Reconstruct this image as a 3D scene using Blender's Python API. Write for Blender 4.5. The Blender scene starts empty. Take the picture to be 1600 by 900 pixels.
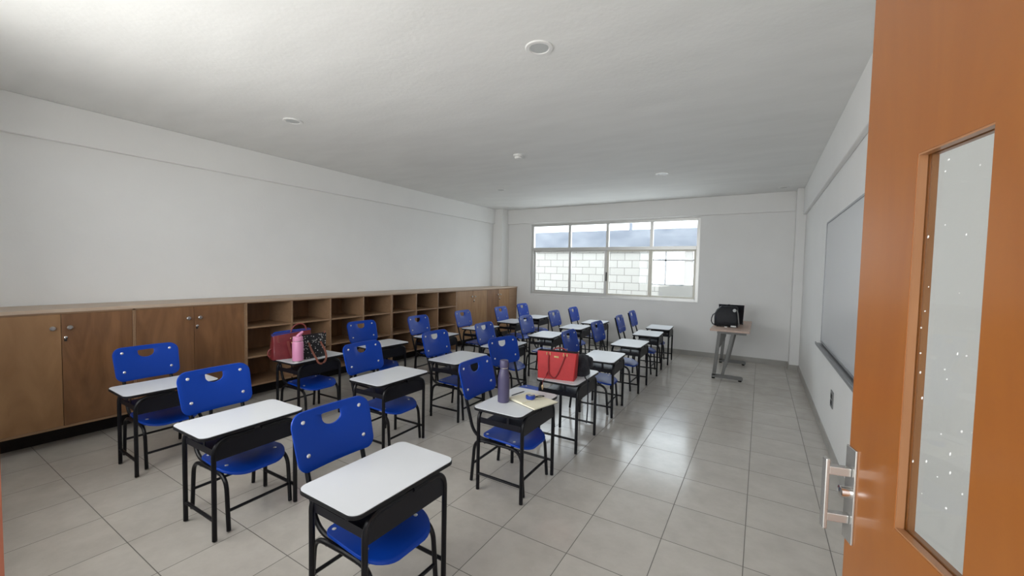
import bpy, bmesh, math, random
from mathutils import Vector, Matrix
random.seed(4)
S = bpy.context.scene
COL = S.collection
PI = math.pi

# ------------------------------------------------------------------ camera, world, light, exposure
CAM_H = 1.5
yaw, pitch, roll, FPX = 0.5463, -0.0455, 0.0201, 639.16
fwd = Vector((-math.sin(yaw)*math.cos(pitch), math.cos(yaw)*math.cos(pitch), math.sin(pitch)))
rgt0 = Vector((math.cos(yaw), math.sin(yaw), 0)); up0 = rgt0.cross(fwd)
rgt = math.cos(roll)*rgt0 + math.sin(roll)*up0
up = -math.sin(roll)*rgt0 + math.cos(roll)*up0
cd = bpy.data.cameras.new('camera'); cam = bpy.data.objects.new('camera', cd); COL.objects.link(cam)
cd.sensor_width = 36; cd.lens = FPX/1600*36; cd.clip_start = 0.02; cd.clip_end = 200
cam.matrix_world = Matrix(((rgt.x, up.x, -fwd.x, 0), (rgt.y, up.y, -fwd.y, 0), (rgt.z, up.z, -fwd.z, CAM_H), (0, 0, 0, 1)))
S.camera = cam

W = bpy.data.worlds.new('sky'); S.world = W; W.use_nodes = True
bg = W.node_tree.nodes['Background']
bg.inputs[0].default_value = (0.86, 0.93, 1.0, 1); bg.inputs[1].default_value = 4.0

def area(name, loc, rot, sx, sy, power=0, color=(1, 1, 1), portal=False):
    d = bpy.data.lights.new(name, 'AREA'); d.shape = 'RECTANGLE'; d.size = sx; d.size_y = sy
    d.energy = power; d.color = color
    if portal: d.cycles.is_portal = True
    o = bpy.data.objects.new(name, d); COL.objects.link(o); o.location = loc; o.rotation_euler = rot
    return o
# daylight portals in the three openings
area('portal_window', (-2.69, 8.28, 1.75), (-PI/2, 0, 0), 3.5, 1.6, portal=True)
area('portal_front_window', (-2.5, -0.16, 1.75), (PI/2, 0, 0), 3.2, 1.6, portal=True)
area('portal_door', (-0.03, -0.16, 1.05), (PI/2, 0, 0), 0.95, 2.1, portal=True)
# bright open courtyard sky coming in through the front windows and the doorway
area('daylight_front_window', (-2.35, -0.35, 1.65), (PI/2+0.16, 0, -0.38), 2.6, 1.4, 68, (1.0, 0.985, 0.95))
area('daylight_door', (-0.05, -0.5, 1.35), (PI/2, 0, 0.15), 0.8, 1.7, 9, (1.0, 0.97, 0.92))
area('daylight_window', (-2.69, 8.32, 2.0), (-PI/2-0.25, 0, 0), 3.3, 1.0, 22, (0.88, 0.94, 1.0))

vs = S.view_settings
vs.view_transform = 'Standard'; vs.look = 'None'; vs.gamma = 1; vs.use_curve_mapping = False
vs.exposure = 0.10
S.cycles.use_denoising = True
S.cycles.max_bounces = 12; S.cycles.diffuse_bounces = 8; S.cycles.glossy_bounces = 4
S.cycles.transparent_max_bounces = 12
S.cycles.sample_clamp_indirect = 6

# ------------------------------------------------------------------ materials
def newmat(name):
    m = bpy.data.materials.new(name); m.use_nodes = True
    return m, m.node_tree, m.node_tree.nodes['Principled BSDF']
def plain(name, col, rough=0.5, metal=0, coat=0, spec=0.5):
    m, nt, b = newmat(name)
    b.inputs['Base Color'].default_value = (*col, 1); b.inputs['Roughness'].default_value = rough
    b.inputs['Metallic'].default_value = metal; b.inputs['Coat Weight'].default_value = coat
    b.inputs['Coat Roughness'].default_value = 0.12
    b.inputs['Specular IOR Level'].default_value = spec
    return m
def N(nt, t, **kw):
    n = nt.nodes.new(t)
    for k, v in kw.items(): setattr(n, k, v)
    return n
def mottled(name, c1, c2, scale=6, rough=0.6, bump=0.0, bscale=60, coat=0, stretch=(1, 1, 1), metal=0, detail=4):
    m, nt, b = newmat(name); L = nt.links
    tc = N(nt, 'ShaderNodeTexCoord'); mp = N(nt, 'ShaderNodeMapping'); mp.inputs['Scale'].default_value = stretch
    L.new(tc.outputs['Object'], mp.inputs['Vector'])
    nz = N(nt, 'ShaderNodeTexNoise'); nz.inputs['Scale'].default_value = scale; nz.inputs['Detail'].default_value = detail
    L.new(mp.outputs[0], nz.inputs['Vector'])
    cr = N(nt, 'ShaderNodeValToRGB'); cr.color_ramp.elements[0].color = (*c1, 1); cr.color_ramp.elements[1].color = (*c2, 1)
    cr.color_ramp.elements[0].position = 0.3; cr.color_ramp.elements[1].position = 0.7
    L.new(nz.outputs['Fac'], cr.inputs[0]); L.new(cr.outputs[0], b.inputs['Base Color'])
    b.inputs['Roughness'].default_value = rough; b.inputs['Coat Weight'].default_value = coat; b.inputs['Metallic'].default_value = metal
    b.inputs['Coat Roughness'].default_value = 0.1
    if bump:
        n2 = N(nt, 'ShaderNodeTexNoise'); n2.inputs['Scale'].default_value = bscale; n2.inputs['Detail'].default_value = 3
        L.new(tc.outputs['Object'], n2.inputs['Vector'])
        bp = N(nt, 'ShaderNodeBump'); bp.inputs['Strength'].default_value = bump; bp.inputs['Distance'].default_value = 0.01
        L.new(n2.outputs['Fac'], bp.inputs['Height']); L.new(bp.outputs[0], b.inputs['Normal'])
    return m
def wood(name, c1, c2, axis='Z', scale=3.0, rough=0.45, coat=0.0, contrast=(0.25, 0.75), stretch=9, cr_=0.1):
    m, nt, b = newmat(name); L = nt.links
    tc = N(nt, 'ShaderNodeTexCoord'); oi = N(nt, 'ShaderNodeObjectInfo')
    ad = N(nt, 'ShaderNodeVectorMath', operation='ADD'); sc = N(nt, 'ShaderNodeVectorMath', operation='SCALE')
    cx = N(nt, 'ShaderNodeCombineXYZ')
    for i in range(3): L.new(oi.outputs['Random'], cx.inputs[i])
    L.new(cx.outputs[0], sc.inputs[0]); sc.inputs['Scale'].default_value = 13
    L.new(tc.outputs['Object'], ad.inputs[0]); L.new(sc.outputs[0], ad.inputs[1])
    mp = N(nt, 'ShaderNodeMapping')
    s = [stretch, stretch, stretch]; s['XYZ'.index(axis)] = 1
    mp.inputs['Scale'].default_value = s
    L.new(ad.outputs[0], mp.inputs['Vector'])
    nz = N(nt, 'ShaderNodeTexNoise'); nz.inputs['Scale'].default_value = scale; nz.inputs['Detail'].default_value = 5; nz.inputs['Distortion'].default_value = 2.2
    L.new(mp.outputs[0], nz.inputs['Vector'])
    cr = N(nt, 'ShaderNodeValToRGB'); cr.color_ramp.elements[0].color = (*c1, 1); cr.color_ramp.elements[1].color = (*c2, 1)
    cr.color_ramp.elements[0].position, cr.color_ramp.elements[1].position = contrast
    L.new(nz.outputs['Fac'], cr.inputs[0]); L.new(cr.outputs[0], b.inputs['Base Color'])
    b.inputs['Roughness'].default_value = rough; b.inputs['Coat Weight'].default_value = coat; b.inputs['Coat Roughness'].default_value = cr_
    return m
def glass(name, tint=(0.97, 0.985, 0.98), refl=1.0):
    m = bpy.data.materials.new(name); m.use_nodes = True; nt = m.node_tree; nt.nodes.clear(); L = nt.links
    out = N(nt, 'ShaderNodeOutputMaterial'); mix = N(nt, 'ShaderNodeMixShader')
    tr = N(nt, 'ShaderNodeBsdfTransparent'); gl = N(nt, 'ShaderNodeBsdfGlossy'); lw_ = N(nt, 'ShaderNodeLayerWeight'); pw = N(nt, 'ShaderNodeMath', operation='POWER'); fr = N(nt, 'ShaderNodeMath', operation='MULTIPLY_ADD')
    L.new(lw_.outputs['Facing'], pw.inputs[0]); pw.inputs[1].default_value = 5; L.new(pw.outputs[0], fr.inputs[0]); fr.inputs[1].default_value = 0.9*refl; fr.inputs[2].default_value = 0.03*refl
    tr.inputs[0].default_value = (*tint, 1); gl.inputs['Roughness'].default_value = 0.02
    L.new(fr.outputs[0], mix.inputs[0]); L.new(tr.outputs[0], mix.inputs[1]); L.new(gl.outputs[0], mix.inputs[2]); L.new(mix.outputs[0], out.inputs[0])
    return m

TX, TY, TS = -0.824, 1.5629, 0.4023
def tile_mat(name):
    m, nt, b = newmat(name); L = nt.links
    tc = N(nt, 'ShaderNodeTexCoord'); sp = N(nt, 'ShaderNodeSeparateXYZ'); L.new(tc.outputs['Object'], sp.inputs[0])
    lines = []; cells = []
    for ax, off in ((0, TX), (1, TY)):
        a = N(nt, 'ShaderNodeMath', operation='SUBTRACT'); L.new(sp.outputs[ax], a.inputs[0]); a.inputs[1].default_value = off - 40*TS
        d = N(nt, 'ShaderNodeMath', operation='DIVIDE'); L.new(a.outputs[0], d.inputs[0]); d.inputs[1].default_value = TS
        f = N(nt, 'ShaderNodeMath', operation='FRACT'); L.new(d.outputs[0], f.inputs[0])
        fl = N(nt, 'ShaderNodeMath', operation='FLOOR'); L.new(d.outputs[0], fl.inputs[0]); cells.append(fl)
        s = N(nt, 'ShaderNodeMath', operation='SUBTRACT'); L.new(f.outputs[0], s.inputs[0]); s.inputs[1].default_value = 0.5
        ab = N(nt, 'ShaderNodeMath', operation='ABSOLUTE'); L.new(s.outputs[0], ab.inputs[0])
        g = N(nt, 'ShaderNodeMath', operation='GREATER_THAN'); L.new(ab.outputs[0], g.inputs[0]); g.inputs[1].default_value = 0.5 - 0.0055
        lines.append(g)
    mx = N(nt, 'ShaderNodeMath', operation='MAXIMUM'); L.new(lines[0].outputs[0], mx.inputs[0]); L.new(lines[1].outputs[0], mx.inputs[1])
    cc = N(nt, 'ShaderNodeCombineXYZ'); L.new(cells[0].outputs[0], cc.inputs[0]); L.new(cells[1].outputs[0], cc.inputs[1])
    wn = N(nt, 'ShaderNodeTexWhiteNoise'); L.new(cc.outputs[0], wn.inputs['Vector'])
    ad = N(nt, 'ShaderNodeVectorMath', operation='MULTIPLY_ADD'); L.new(wn.outputs['Color'], ad.inputs[0]); ad.inputs[1].default_value = (7, 7, 7); L.new(tc.outputs['Object'], ad.inputs[2])
    nz = N(nt, 'ShaderNodeTexNoise'); nz.inputs['Scale'].default_value = 5; nz.inputs['Detail'].default_value = 6; nz.inputs['Roughness'].default_value = 0.65
    L.new(ad.outputs[0], nz.inputs['Vector'])
    cr = N(nt, 'ShaderNodeValToRGB'); cr.color_ramp.elements[0].position = 0.3; cr.color_ramp.elements[1].position = 0.7
    cr.color_ramp.elements[0].color = (0.475, 0.445, 0.405, 1); cr.color_ramp.elements[1].color = (0.565, 0.535, 0.49, 1)
    L.new(nz.outputs['Fac'], cr.inputs[0])
    mix = N(nt, 'ShaderNodeMix', data_type='RGBA'); L.new(mx.outputs[0], mix.inputs[0]); L.new(cr.outputs[0], mix.inputs[6]); mix.inputs[7].default_value = (0.15, 0.14, 0.125, 1)
    L.new(mix.outputs[2], b.inputs['Base Color'])
    rr = N(nt, 'ShaderNodeMath', operation='MULTIPLY_ADD'); L.new(mx.outputs[0], rr.inputs[0]); rr.inputs[1].default_value = 0.5; rr.inputs[2].default_value = 0.17; b.inputs['Specular IOR Level'].default_value = 0.4
    L.new(rr.outputs[0], b.inputs['Roughness'])
    bp = N(nt, 'ShaderNodeBump', invert=True); bp.inputs['Strength'].default_value = 0.35; bp.inputs['Distance'].default_value = 0.003
    L.new(mx.outputs[0], bp.inputs['Height']); L.new(bp.outputs[0], b.inputs['Normal'])
    return m
def block_mat(name):
    m, nt, b = newmat(name); L = nt.links
    tc = N(nt, 'ShaderNodeTexCoord'); sp = N(nt, 'ShaderNodeSeparateXYZ'); L.new(tc.outputs['Object'], sp.inputs[0])
    cx = N(nt, 'ShaderNodeCombineXYZ')
    ax = N(nt, 'ShaderNodeMath', operation='ADD'); ax.inputs[1].default_value = 20.0 + 0.354; L.new(sp.outputs[0], ax.inputs[0])
    az = N(nt, 'ShaderNodeMath', operation='ADD'); az.inputs[1].default_value = 4.0 + 0.048; L.new(sp.outputs[2], az.inputs[0])
    L.new(ax.outputs[0], cx.inputs[0]); L.new(az.outputs[0], cx.inputs[1])
    br = N(nt, 'ShaderNodeTexBrick'); L.new(cx.outputs[0], br.inputs['Vector'])
    br.inputs['Scale'].default_value = 1; br.inputs['Brick Width'].default_value = 0.4; br.inputs['Row Height'].default_value = 0.2
    br.inputs['Mortar Size'].default_value = 0.008; br.inputs['Mortar Smooth'].default_value = 0.1; br.offset = 0.5
    br.inputs['Color1'].default_value = (*BLK1, 1); br.inputs['Color2'].default_value = (*BLK2, 1); br.inputs['Mortar'].default_value = (*BLKM, 1)
    L.new(br.outputs['Color'], b.inputs['Base Color']); b.inputs['Roughness'].default_value = 0.9
    return m
BLK1, BLK2, BLKM = (0.47, 0.45, 0.42), (0.50, 0.48, 0.45), (0.23, 0.215, 0.20)

M = dict(
    wall=mottled('white_plaster', (0.80, 0.80, 0.79), (0.83, 0.83, 0.82), 2.0, 0.75, 0.12, 45),
    ceiling=mottled('ceiling_plaster', (0.77, 0.775, 0.765), (0.82, 0.825, 0.815), 1.6, 0.8, 0.15, 30, stretch=(1, 3, 1)),
    tile=tile_mat('floor_tile'),
    basetile=mottled('baseboard_tile', (0.34, 0.33, 0.305), (0.42, 0.405, 0.375), 5, 0.3),
    cab=wood('cabinet_wood', (0.275, 0.143, 0.061), (0.365, 0.205, 0.094), 'Z', 1.0, 0.42, 0.15, (0.3, 0.7), 5),
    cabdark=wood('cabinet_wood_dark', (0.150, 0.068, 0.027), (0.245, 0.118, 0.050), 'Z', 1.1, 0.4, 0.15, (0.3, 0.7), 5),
    cabtop=wood('worktop_wood', (0.47, 0.355, 0.265), (0.55, 0.43, 0.325), 'Y', 2, 0.45, 0.1),
    cabedge=wood('edge_wood', (0.27, 0.160, 0.088), (0.34, 0.210, 0.122), 'Y', 2, 0.45),
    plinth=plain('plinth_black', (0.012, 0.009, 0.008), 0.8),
    doorwood=wood('door_wood', (0.275, 0.086, 0.012), (0.335, 0.113, 0.016), 'Z', 1.1, 0.38, 0.45, (0.2, 0.8), 7, 0.16),
    doortrim=wood('door_trim_wood', (0.33, 0.150, 0.065), (0.40, 0.190, 0.085), 'Z', 1.5, 0.35, 0.3),
    framewood=wood('frame_wood', (0.16, 0.05, 0.03), (0.20, 0.07, 0.04), 'Z', 1.5, 0.4, 0.3),
    alu=plain('aluminium', (0.62, 0.62, 0.60), 0.38, 0.55),
    alucream=plain('cream_aluminium', (0.72, 0.70, 0.62), 0.45, 0.1),
    glass=glass('window_glass'), doorglass=glass('door_glass', (0.93, 0.94, 0.93), 0.6),
    black=plain('black_enamel', (0.004, 0.004, 0.006), 0.36, 0, 0, 0.28),
    panel=plain('black_sheet_metal', (0.005, 0.005, 0.009), 0.4, 0, 0, 0.3),
    lam=mottled('white_laminate', (0.66, 0.68, 0.71), (0.69, 0.71, 0.74), 3, 0.33),
    edge=plain('black_edge', (0.006, 0.006, 0.008), 0.45, 0, 0, 0.3),
    blue=plain('blue_plastic', (0.002, 0.042, 0.33), 0.40, 0, 0.0, 0.25),
    bolt=plain('bolt_steel', (0.82, 0.84, 0.86), 0.25, 0.6),
    chrome=plain('chrome', (0.75, 0.73, 0.71), 0.12, 1),
    satin=plain('satin_chrome', (0.50, 0.49, 0.47), 0.24, 0.75), steel=plain('brushed_steel', (0.55, 0.53, 0.50), 0.3, 1),
    brass=plain('gold_metal', (0.90, 0.66, 0.32), 0.22, 0.9),
    grey=plain('grey_metal', (0.15, 0.15, 0.145), 0.45, 0.2),
    tdesk=wood('pale_oak', (0.44, 0.315, 0.255), (0.52, 0.385, 0.32), 'Y', 2, 0.45),
    tdeskedge=plain('oak_edge', (0.42, 0.33, 0.27), 0.5),
    rubber=plain('black_rubber', (0.01, 0.01, 0.01), 0.7),
    red=mottled('red_leather', (0.36, 0.010, 0.012), (0.42, 0.014, 0.016), 30, 0.6, 0.05, 300),
    redstrap=plain('red_leather_strap', (0.20, 0.008, 0.010), 0.5),
    lining=plain('bag_lining', (0.02, 0.012, 0.014), 0.9),
    maroon=mottled('maroon_leather', (0.115, 0.008, 0.013), (0.165, 0.014, 0.019), 12, 0.5, 0.15, 40),
    maroonstrap=plain('maroon_strap', (0.17, 0.028, 0.025), 0.5),
    bluelining=plain('blue_lining', (0.035, 0.035, 0.20), 0.7),
    tan=plain('tan_leather', (0.19, 0.062, 0.040), 0.55),
    pink=plain('pink_enamel', (0.60, 0.24, 0.40), 0.35),
    pinklid=plain('pink_plastic', (0.64, 0.26, 0.42), 0.4),
    purple=mottled('purple_enamel', (0.056, 0.048, 0.105), (0.066, 0.057, 0.12), 8, 0.45),
    paper=plain('cream_paper', (0.80, 0.76, 0.60), 0.8),
    cover=plain('black_cover', (0.015, 0.013, 0.012), 0.5),
    tapeblue=plain('blue_case', (0.010, 0.04, 0.28), 0.35),
    fabric=mottled('black_nylon', (0.006, 0.006, 0.010), (0.016, 0.016, 0.024), 25, 0.7, 0.3, 60),
    leatherblk=mottled('black_leather', (0.003, 0.0035, 0.007), (0.008, 0.009, 0.014), 14, 0.6, 0.1, 60),
    screen=plain('dark_screen', (0.018, 0.019, 0.026), 0.25),
    whiteplastic=plain('white_plastic', (0.80, 0.80, 0.79), 0.35),
    diffuser=plain('light_diffuser', (0.52, 0.54, 0.54), 0.4),
    board=plain('whiteboard_surface', (0.66, 0.685, 0.71), 0.18),
    boardframe=plain('board_frame', (0.33, 0.335, 0.345), 0.4, 0.4),
    socket=plain('grey_socket', (0.20, 0.20, 0.20), 0.45),
    block=block_mat('concrete_block'),
    conc=mottled('blue_grey_concrete', (0.19, 0.21, 0.255), (0.30, 0.32, 0.365), 1.5, 0.9, 0.2, 20, stretch=(1, 1, 2), detail=8),
    farframe=plain('far_window_frame', (0.12, 0.125, 0.14), 0.5), concwarm=mottled('concrete_render', (0.25, 0.24, 0.225), (0.31, 0.295, 0.275), 1.5, 0.9),
    ground=plain('courtyard_ground', (0.42, 0.40, 0.36), 0.9),
    charm=plain('gold_charm', (0.75, 0.55, 0.32), 0.3, 0.6),
)
def dots_mat():
    m, nt, b = newmat('black_dotted_cloth'); L = nt.links
    tc = N(nt, 'ShaderNodeTexCoord')
    vo = N(nt, 'ShaderNodeTexVoronoi'); vo.inputs['Scale'].default_value = 48; vo.inputs['Randomness'].default_value = 0.75
    L.new(tc.outputs['Object'], vo.inputs['Vector'])
    lt = N(nt, 'ShaderNodeMath', operation='LESS_THAN'); lt.inputs[1].default_value = 0.25; L.new(vo.outputs['Distance'], lt.inputs[0])
    mix = N(nt, 'ShaderNodeMix', data_type='RGBA'); L.new(lt.outputs[0], mix.inputs[0]); mix.inputs[6].default_value = (0.008, 0.007, 0.009, 1); mix.inputs[7].default_value = (0.55, 0.52, 0.50, 1)
    L.new(mix.outputs[2], b.inputs['Base Color']); b.inputs['Roughness'].default_value = 0.6
    return m
M['dots'] = dots_mat()

# ------------------------------------------------------------------ mesh helpers
class MB:
    def __init__(s): s.v = []; s.f = []; s.mi = []
    def add(s, verts, faces, mi=0):
        o = len(s.v); s.v += [tuple(v) for v in verts]
        for f in faces: s.f.append([i+o for i in f]); s.mi.append(mi)
        return s
    def box(s, x0, x1, y0, y1, z0, z1, mi=0):
        v = [(x, y, z) for z in (z0, z1) for y in (y0, y1) for x in (x0, x1)]
        return s.add(v, [(0, 2, 3, 1), (4, 5, 7, 6), (0, 1, 5, 4), (2, 6, 7, 3), (0, 4, 6, 2), (1, 3, 7, 5)], mi)
    def prism(s, poly, z0, z1, mi=0, fn=None):
        n = len(poly); v = [(x, y, z0) for x, y in poly] + [(x, y, z1) for x, y in poly]
        if fn: v = [fn(*p) for p in v]
        f = [tuple(range(n-1, -1, -1)), tuple(range(n, 2*n))] + [(i, (i+1) % n, n+(i+1) % n, n+i) for i in range(n)]
        return s.add(v, f, mi)
    def tube(s, pts, r, seg=10, mi=0, caps=True, flat=None):
        P = [Vector(p) for p in pts]; n = len(P); rings = []
        t0 = (P[1]-P[0]).normalized(); a = Vector((0, 0, 1)) if abs(t0.z) < 0.9 else Vector((1, 0, 0))
        u = t0.cross(a).normalized()
        for i in range(n):
            t = ((P[min(i+1, n-1)]-P[i]).normalized() + (P[i]-P[max(i-1, 0)]).normalized())
            t = t.normalized() if t.length > 1e-9 else t0
            u = (u - t*u.dot(t)).normalized(); w = t.cross(u)
            ri = r[i] if isinstance(r, (list, tuple)) else r
            rings.append([P[i] + ri*(math.cos(2*PI*k/seg)*u + (flat or 1)*math.sin(2*PI*k/seg)*w) for k in range(seg)])
        v = [p for R in rings for p in R]; f = []
        for i in range(n-1):
            for k in range(seg):
                f.append((i*seg+k, i*seg+(k+1) % seg, (i+1)*seg+(k+1) % seg, (i+1)*seg+k))
        if caps: f += [tuple(range(seg-1, -1, -1)), tuple(range((n-1)*seg, n*seg))]
        return s.add(v, f, mi)
    def ribbon(s, pts, wdir, w, t, mi=0):
        """flat strap: width w along wdir, thickness t"""
        P = [Vector(p) for p in pts]; n = len(P); wd = Vector(wdir).normalized(); v = []; f = []
        for i in range(n):
            tg = (P[min(i+1, n-1)]-P[max(i-1, 0)]).normalized(); ww = (wd - tg*wd.dot(tg)).normalized(); nn = tg.cross(ww)
            for a, b in ((-1, -1), (1, -1), (1, 1), (-1, 1)): v.append(P[i] + ww*a*w/2 + nn*b*t/2)
        for i in range(n-1):
            for k in range(4): f.append((i*4+k, i*4+(k+1) % 4, i*4+4+(k+1) % 4, i*4+4+k))
        f += [(3, 2, 1, 0), tuple(range((n-1)*4, n*4))]
        return s.add(v, f, mi)
    def lathe(s, prof, c=(0, 0, 0), seg=24, mi=0, ax=None):
        """prof: (r, h) list; axis default +Z at c; ax = (u, v, w) frame"""
        u, vv, w = ax or (Vector((1, 0, 0)), Vector((0, 1, 0)), Vector((0, 0, 1))); c = Vector(c)
        v = []; f = []; n = len(prof)
        for r, h in prof:
            for k in range(seg):
                a = 2*PI*k/seg; v.append(c + u*(r*math.cos(a)) + vv*(r*math.sin(a)) + w*h)
        for i in range(n-1):
            for k in range(seg): f.append((i*seg+k, i*seg+(k+1) % seg, (i+1)*seg+(k+1) % seg, (i+1)*seg+k))
        f += [tuple(range(seg-1, -1, -1)), tuple(range((n-1)*seg, n*seg))]
        return s.add(v, f, mi)
    def rings(s, rings, closed=True, mi=0, cap=True):
        n = len(rings[0]); v = [p for R in rings for p in R]; f = []
        for i in range(len(rings)-1):
            for k in range(n if closed else n-1): f.append((i*n+k, i*n+(k+1) % n, (i+1)*n+(k+1) % n, (i+1)*n+k))
        if cap: f += [tuple(range(n-1, -1, -1)), tuple(range((len(rings)-1)*n, len(rings)*n))]
        return s.add(v, f, mi)
    def mesh(s, name, mats, smooth=35, bevel=0):
        me = bpy.data.meshes.new(name); me.from_pydata(s.v, [], s.f)
        for m in (mats if isinstance(mats, (list, tuple)) else [mats]): me.materials.append(m)
        for p, i in zip(me.polygons, s.mi): p.material_index = i
        bm = bmesh.new(); bm.from_mesh(me)
        if bevel:
            es = [e for e in bm.edges if len(e.link_faces) == 2 and e.calc_face_angle(0) > 0.6]
            bmesh.ops.bevel(bm, geom=es, offset=bevel, segments=2, affect='EDGES', profile=0.5)
        bmesh.ops.recalc_face_normals(bm, faces=bm.faces); bm.to_mesh(me); bm.free()
        if smooth:
            for p in me.polygons: p.use_smooth = True
            me.set_sharp_from_angle(angle=math.radians(smooth))
        return me
    def build(s, name, mats, parent=None, smooth=35, bevel=0, loc=None):
        o = bpy.data.objects.new(name, s.mesh(name, mats, smooth, bevel)); COL.objects.link(o)
        if parent: o.parent = parent
        if loc: o.location = loc
        return o
def fillet(pts, r, n=6):
    P = [Vector(p) for p in pts]; out = [P[0]]
    for i in range(1, len(P)-1):
        a = (P[i-1]-P[i]); b = (P[i+1]-P[i]); ri = r[i-1] if isinstance(r, (list, tuple)) else r
        ri = min(ri, a.length*0.49, b.length*0.49); a.normalize(); b.normalize()
        A = P[i]+a*ri; B = P[i]+b*ri
        for k in range(n+1):
            t = k/n; out.append(A*(1-t)**2 + P[i]*2*t*(1-t) + B*t*t)
    out.append(P[-1]); return out
def rrect(w, h, r, n=6, cx=0, cy=0):
    """rounded rectangle, r scalar or 4 radii (++ , -+, --, +-)"""
    R = r if isinstance(r, (list, tuple)) else [r]*4; o = []
    for q, (sx, sy) in enumerate(((1, 1), (-1, 1), (-1, -1), (1, -1))):
        for k in range(n+1):
            a = PI/2*q + PI/2*k/n
            o.append((cx+sx*(w/2-R[q])+R[q]*math.cos(a), cy+sy*(h/2-R[q])+R[q]*math.sin(a)))
    return o
def tag(o, label=None, cat=None, group=None, kind=None):
    for k, v in (('label', label), ('category', cat), ('group', group), ('kind', kind)):
        if v: o[k] = v
    return o
def empty(name, loc=(0, 0, 0), rz=0, **kw):
    o = bpy.data.objects.new(name, None); COL.objects.link(o); o.location = loc; o.rotation_euler = (0, 0, rz); o.empty_display_size = 0.1
    return tag(o, **kw)
KIDS = {}
def copy_tree(o, parent=None):
    c = o.copy(); COL.objects.link(c)
    if parent: c.parent = parent; c.matrix_parent_inverse = o.matrix_parent_inverse.copy()
    for ch in list(o.children): copy_tree(ch, c)
    return c
def struct(name, mb, mats, parent=None, smooth=0, bevel=0):
    o = mb.build(name, mats, parent, smooth, bevel)
    if not parent: o['kind'] = 'structure'
    return o

# ------------------------------------------------------------------ the room
XL, XR, YB, YF, ZC = -5.25, 0.557, 8.04, 0.06, 2.845
XBL, XBR, ZB, YBB = -5.20, 0.515, 2.525, 7.99
T = 0.2
struct('floor', MB().box(XL-T, XR+T, YF-0.2, YB+T, -0.1, 0.0), M['tile'])
struct('ceiling', MB().box(XL-T, XR+T, YF-0.2, YB+T, ZC, ZC+0.15), M['ceiling'])
struct('wall_left', MB().box(XL-T, XL, YF-0.2, YB+T, 0, ZC), M['wall'])
struct('wall_right', MB().box(XR, XR+T, YF-0.2, YB+T, 0, ZC), M['wall'])
WX0, WX1, WZ0, WZ1 = -4.415, -0.965, 0.968, 2.505
b = MB().box(XL, WX0, YB, YB+T, 0, ZC).box(WX1, XR, YB, YB+T, 0, ZC).box(WX0, WX1, YB, YB+T, 0, WZ0).box(WX0, WX1, YB, YB+T, WZ1, ZC)
struct('wall_back', b, M['wall'])
FX0, FX1 = -4.1, -0.9; DX0, DX1 = -0.51, 0.46
b = MB().box(XL, FX0, YF-T, YF, 0, ZC).box(FX1, DX0-0.03, YF-T, YF, 0, ZC).box(DX1+0.03, XR, YF-T, YF, 0, ZC)
b.box(FX0, FX1, YF-T, YF, 0, 0.98).box(FX0, FX1, YF-T, YF, 2.5, ZC).box(DX0-0.03, DX1+0.03, YF-T, YF, 2.16, ZC)
struct('wall_front', b, M['wall'])
# beams and corner piers
struct('trim_1', MB().box(XL, XBL, YF, 7.75, ZB-0.005, ZC), M['wall'], bevel=0.008)
struct('trim_2', MB().box(XBR, XR, YF, 7.75, 2.432, ZC), M['wall'], bevel=0.008)
struct('trim_3', MB().box(-5.0, 0.43, YBB, YB, ZB, ZC), M['wall'], bevel=0.008)
struct('trim_4', MB().box(XL, -4.995, 7.75, YB, 0, ZC), M['wall'], bevel=0.006)
struct('trim_5', MB().box(0.43, XR, 7.77, YB, 0, ZC), M['wall'], bevel=0.006)
# baseboards in floor tile
struct('baseboard_back', MB().box(-4.70, 0.43, YB-0.012, YB, 0, 0.085), M['basetile'])
struct('baseboard_right', MB().box(XR-0.010, XR, 0.6, 7.77, 0, 0.085).box(0.42, XR, 7.758, 7.77, 0, 0.085).box(0.418, 0.43, 7.77, YB-0.012, 0, 0.085), M['basetile'])

# ------------------------------------------------------------------ back window
w = empty('window_1', (0, 0, 0), kind='structure')
ya, yb_ = YB+0.03, YB+0.09
MX = [-3.50, -2.68, -1.815]; TZ0, TZ1 = 1.925, 1.99
i0, i1 = WX0+0.055, WX1-0.055
f = MB().box(WX0, i0, ya, yb_, WZ0, WZ1).box(i1, WX1, ya, yb_, WZ0, WZ1).box(i0, i1, ya+0.001, yb_, WZ0, WZ0+0.055).box(i0, i1, ya+0.001, yb_, WZ1-0.05, WZ1)
f.box(i0, i1, ya-0.006, yb_, TZ0, TZ1)
for x in MX: f.box(x-0.027, x+0.027, ya, yb_, TZ1, WZ1-0.05)
f.build('window_frame', M['alu'], w, 0, 0.003)
edges = [WX0+0.055] + MX + [WX1-0.055]
for i in range(4):
    x0, x1 = edges[i], edges[i+1]
    yo = ya+0.012 if i in (1, 2) else ya+0.036
    sm = MB(); sw = 0.042
    mats = M['alucream'] if i >= 2 else M['alu']
    z0, z1 = WZ0+0.05, TZ0
    l_ = sw; r_ = 0.05 if i == 1 else sw
    x0s = x0-0.02 if i == 3 else (x0+0.001 if i == 2 else x0); x1s = x1+0.02 if i == 0 else (x1-0.001 if i == 1 else x1)
    sm.box(x0s, x0s+l_, yo, yo+0.022, z0, z1).box(x1s-r_, x1s, yo, yo+0.022, z0, z1).box(x0s+l_, x1s-r_, yo+0.001, yo+0.022, z0, z0+0.035).box(x0s+l_, x1s-r_, yo+0.001, yo+0.022, z1-0.03, z1)
    so = sm.build('sash', mats, w, 0, 0.002)
    MB().box(x0s+l_, x1s-r_, yo+0.009, yo+0.013, z0+0.035, z1-0.03).build('sash_pane', M['glass'], so, 0)
    MB().box(x0+0.02, x1-0.02, ya+0.03, ya+0.034, TZ1, WZ1-0.05).build('upper_pane', M['glass'], w, 0)
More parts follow.
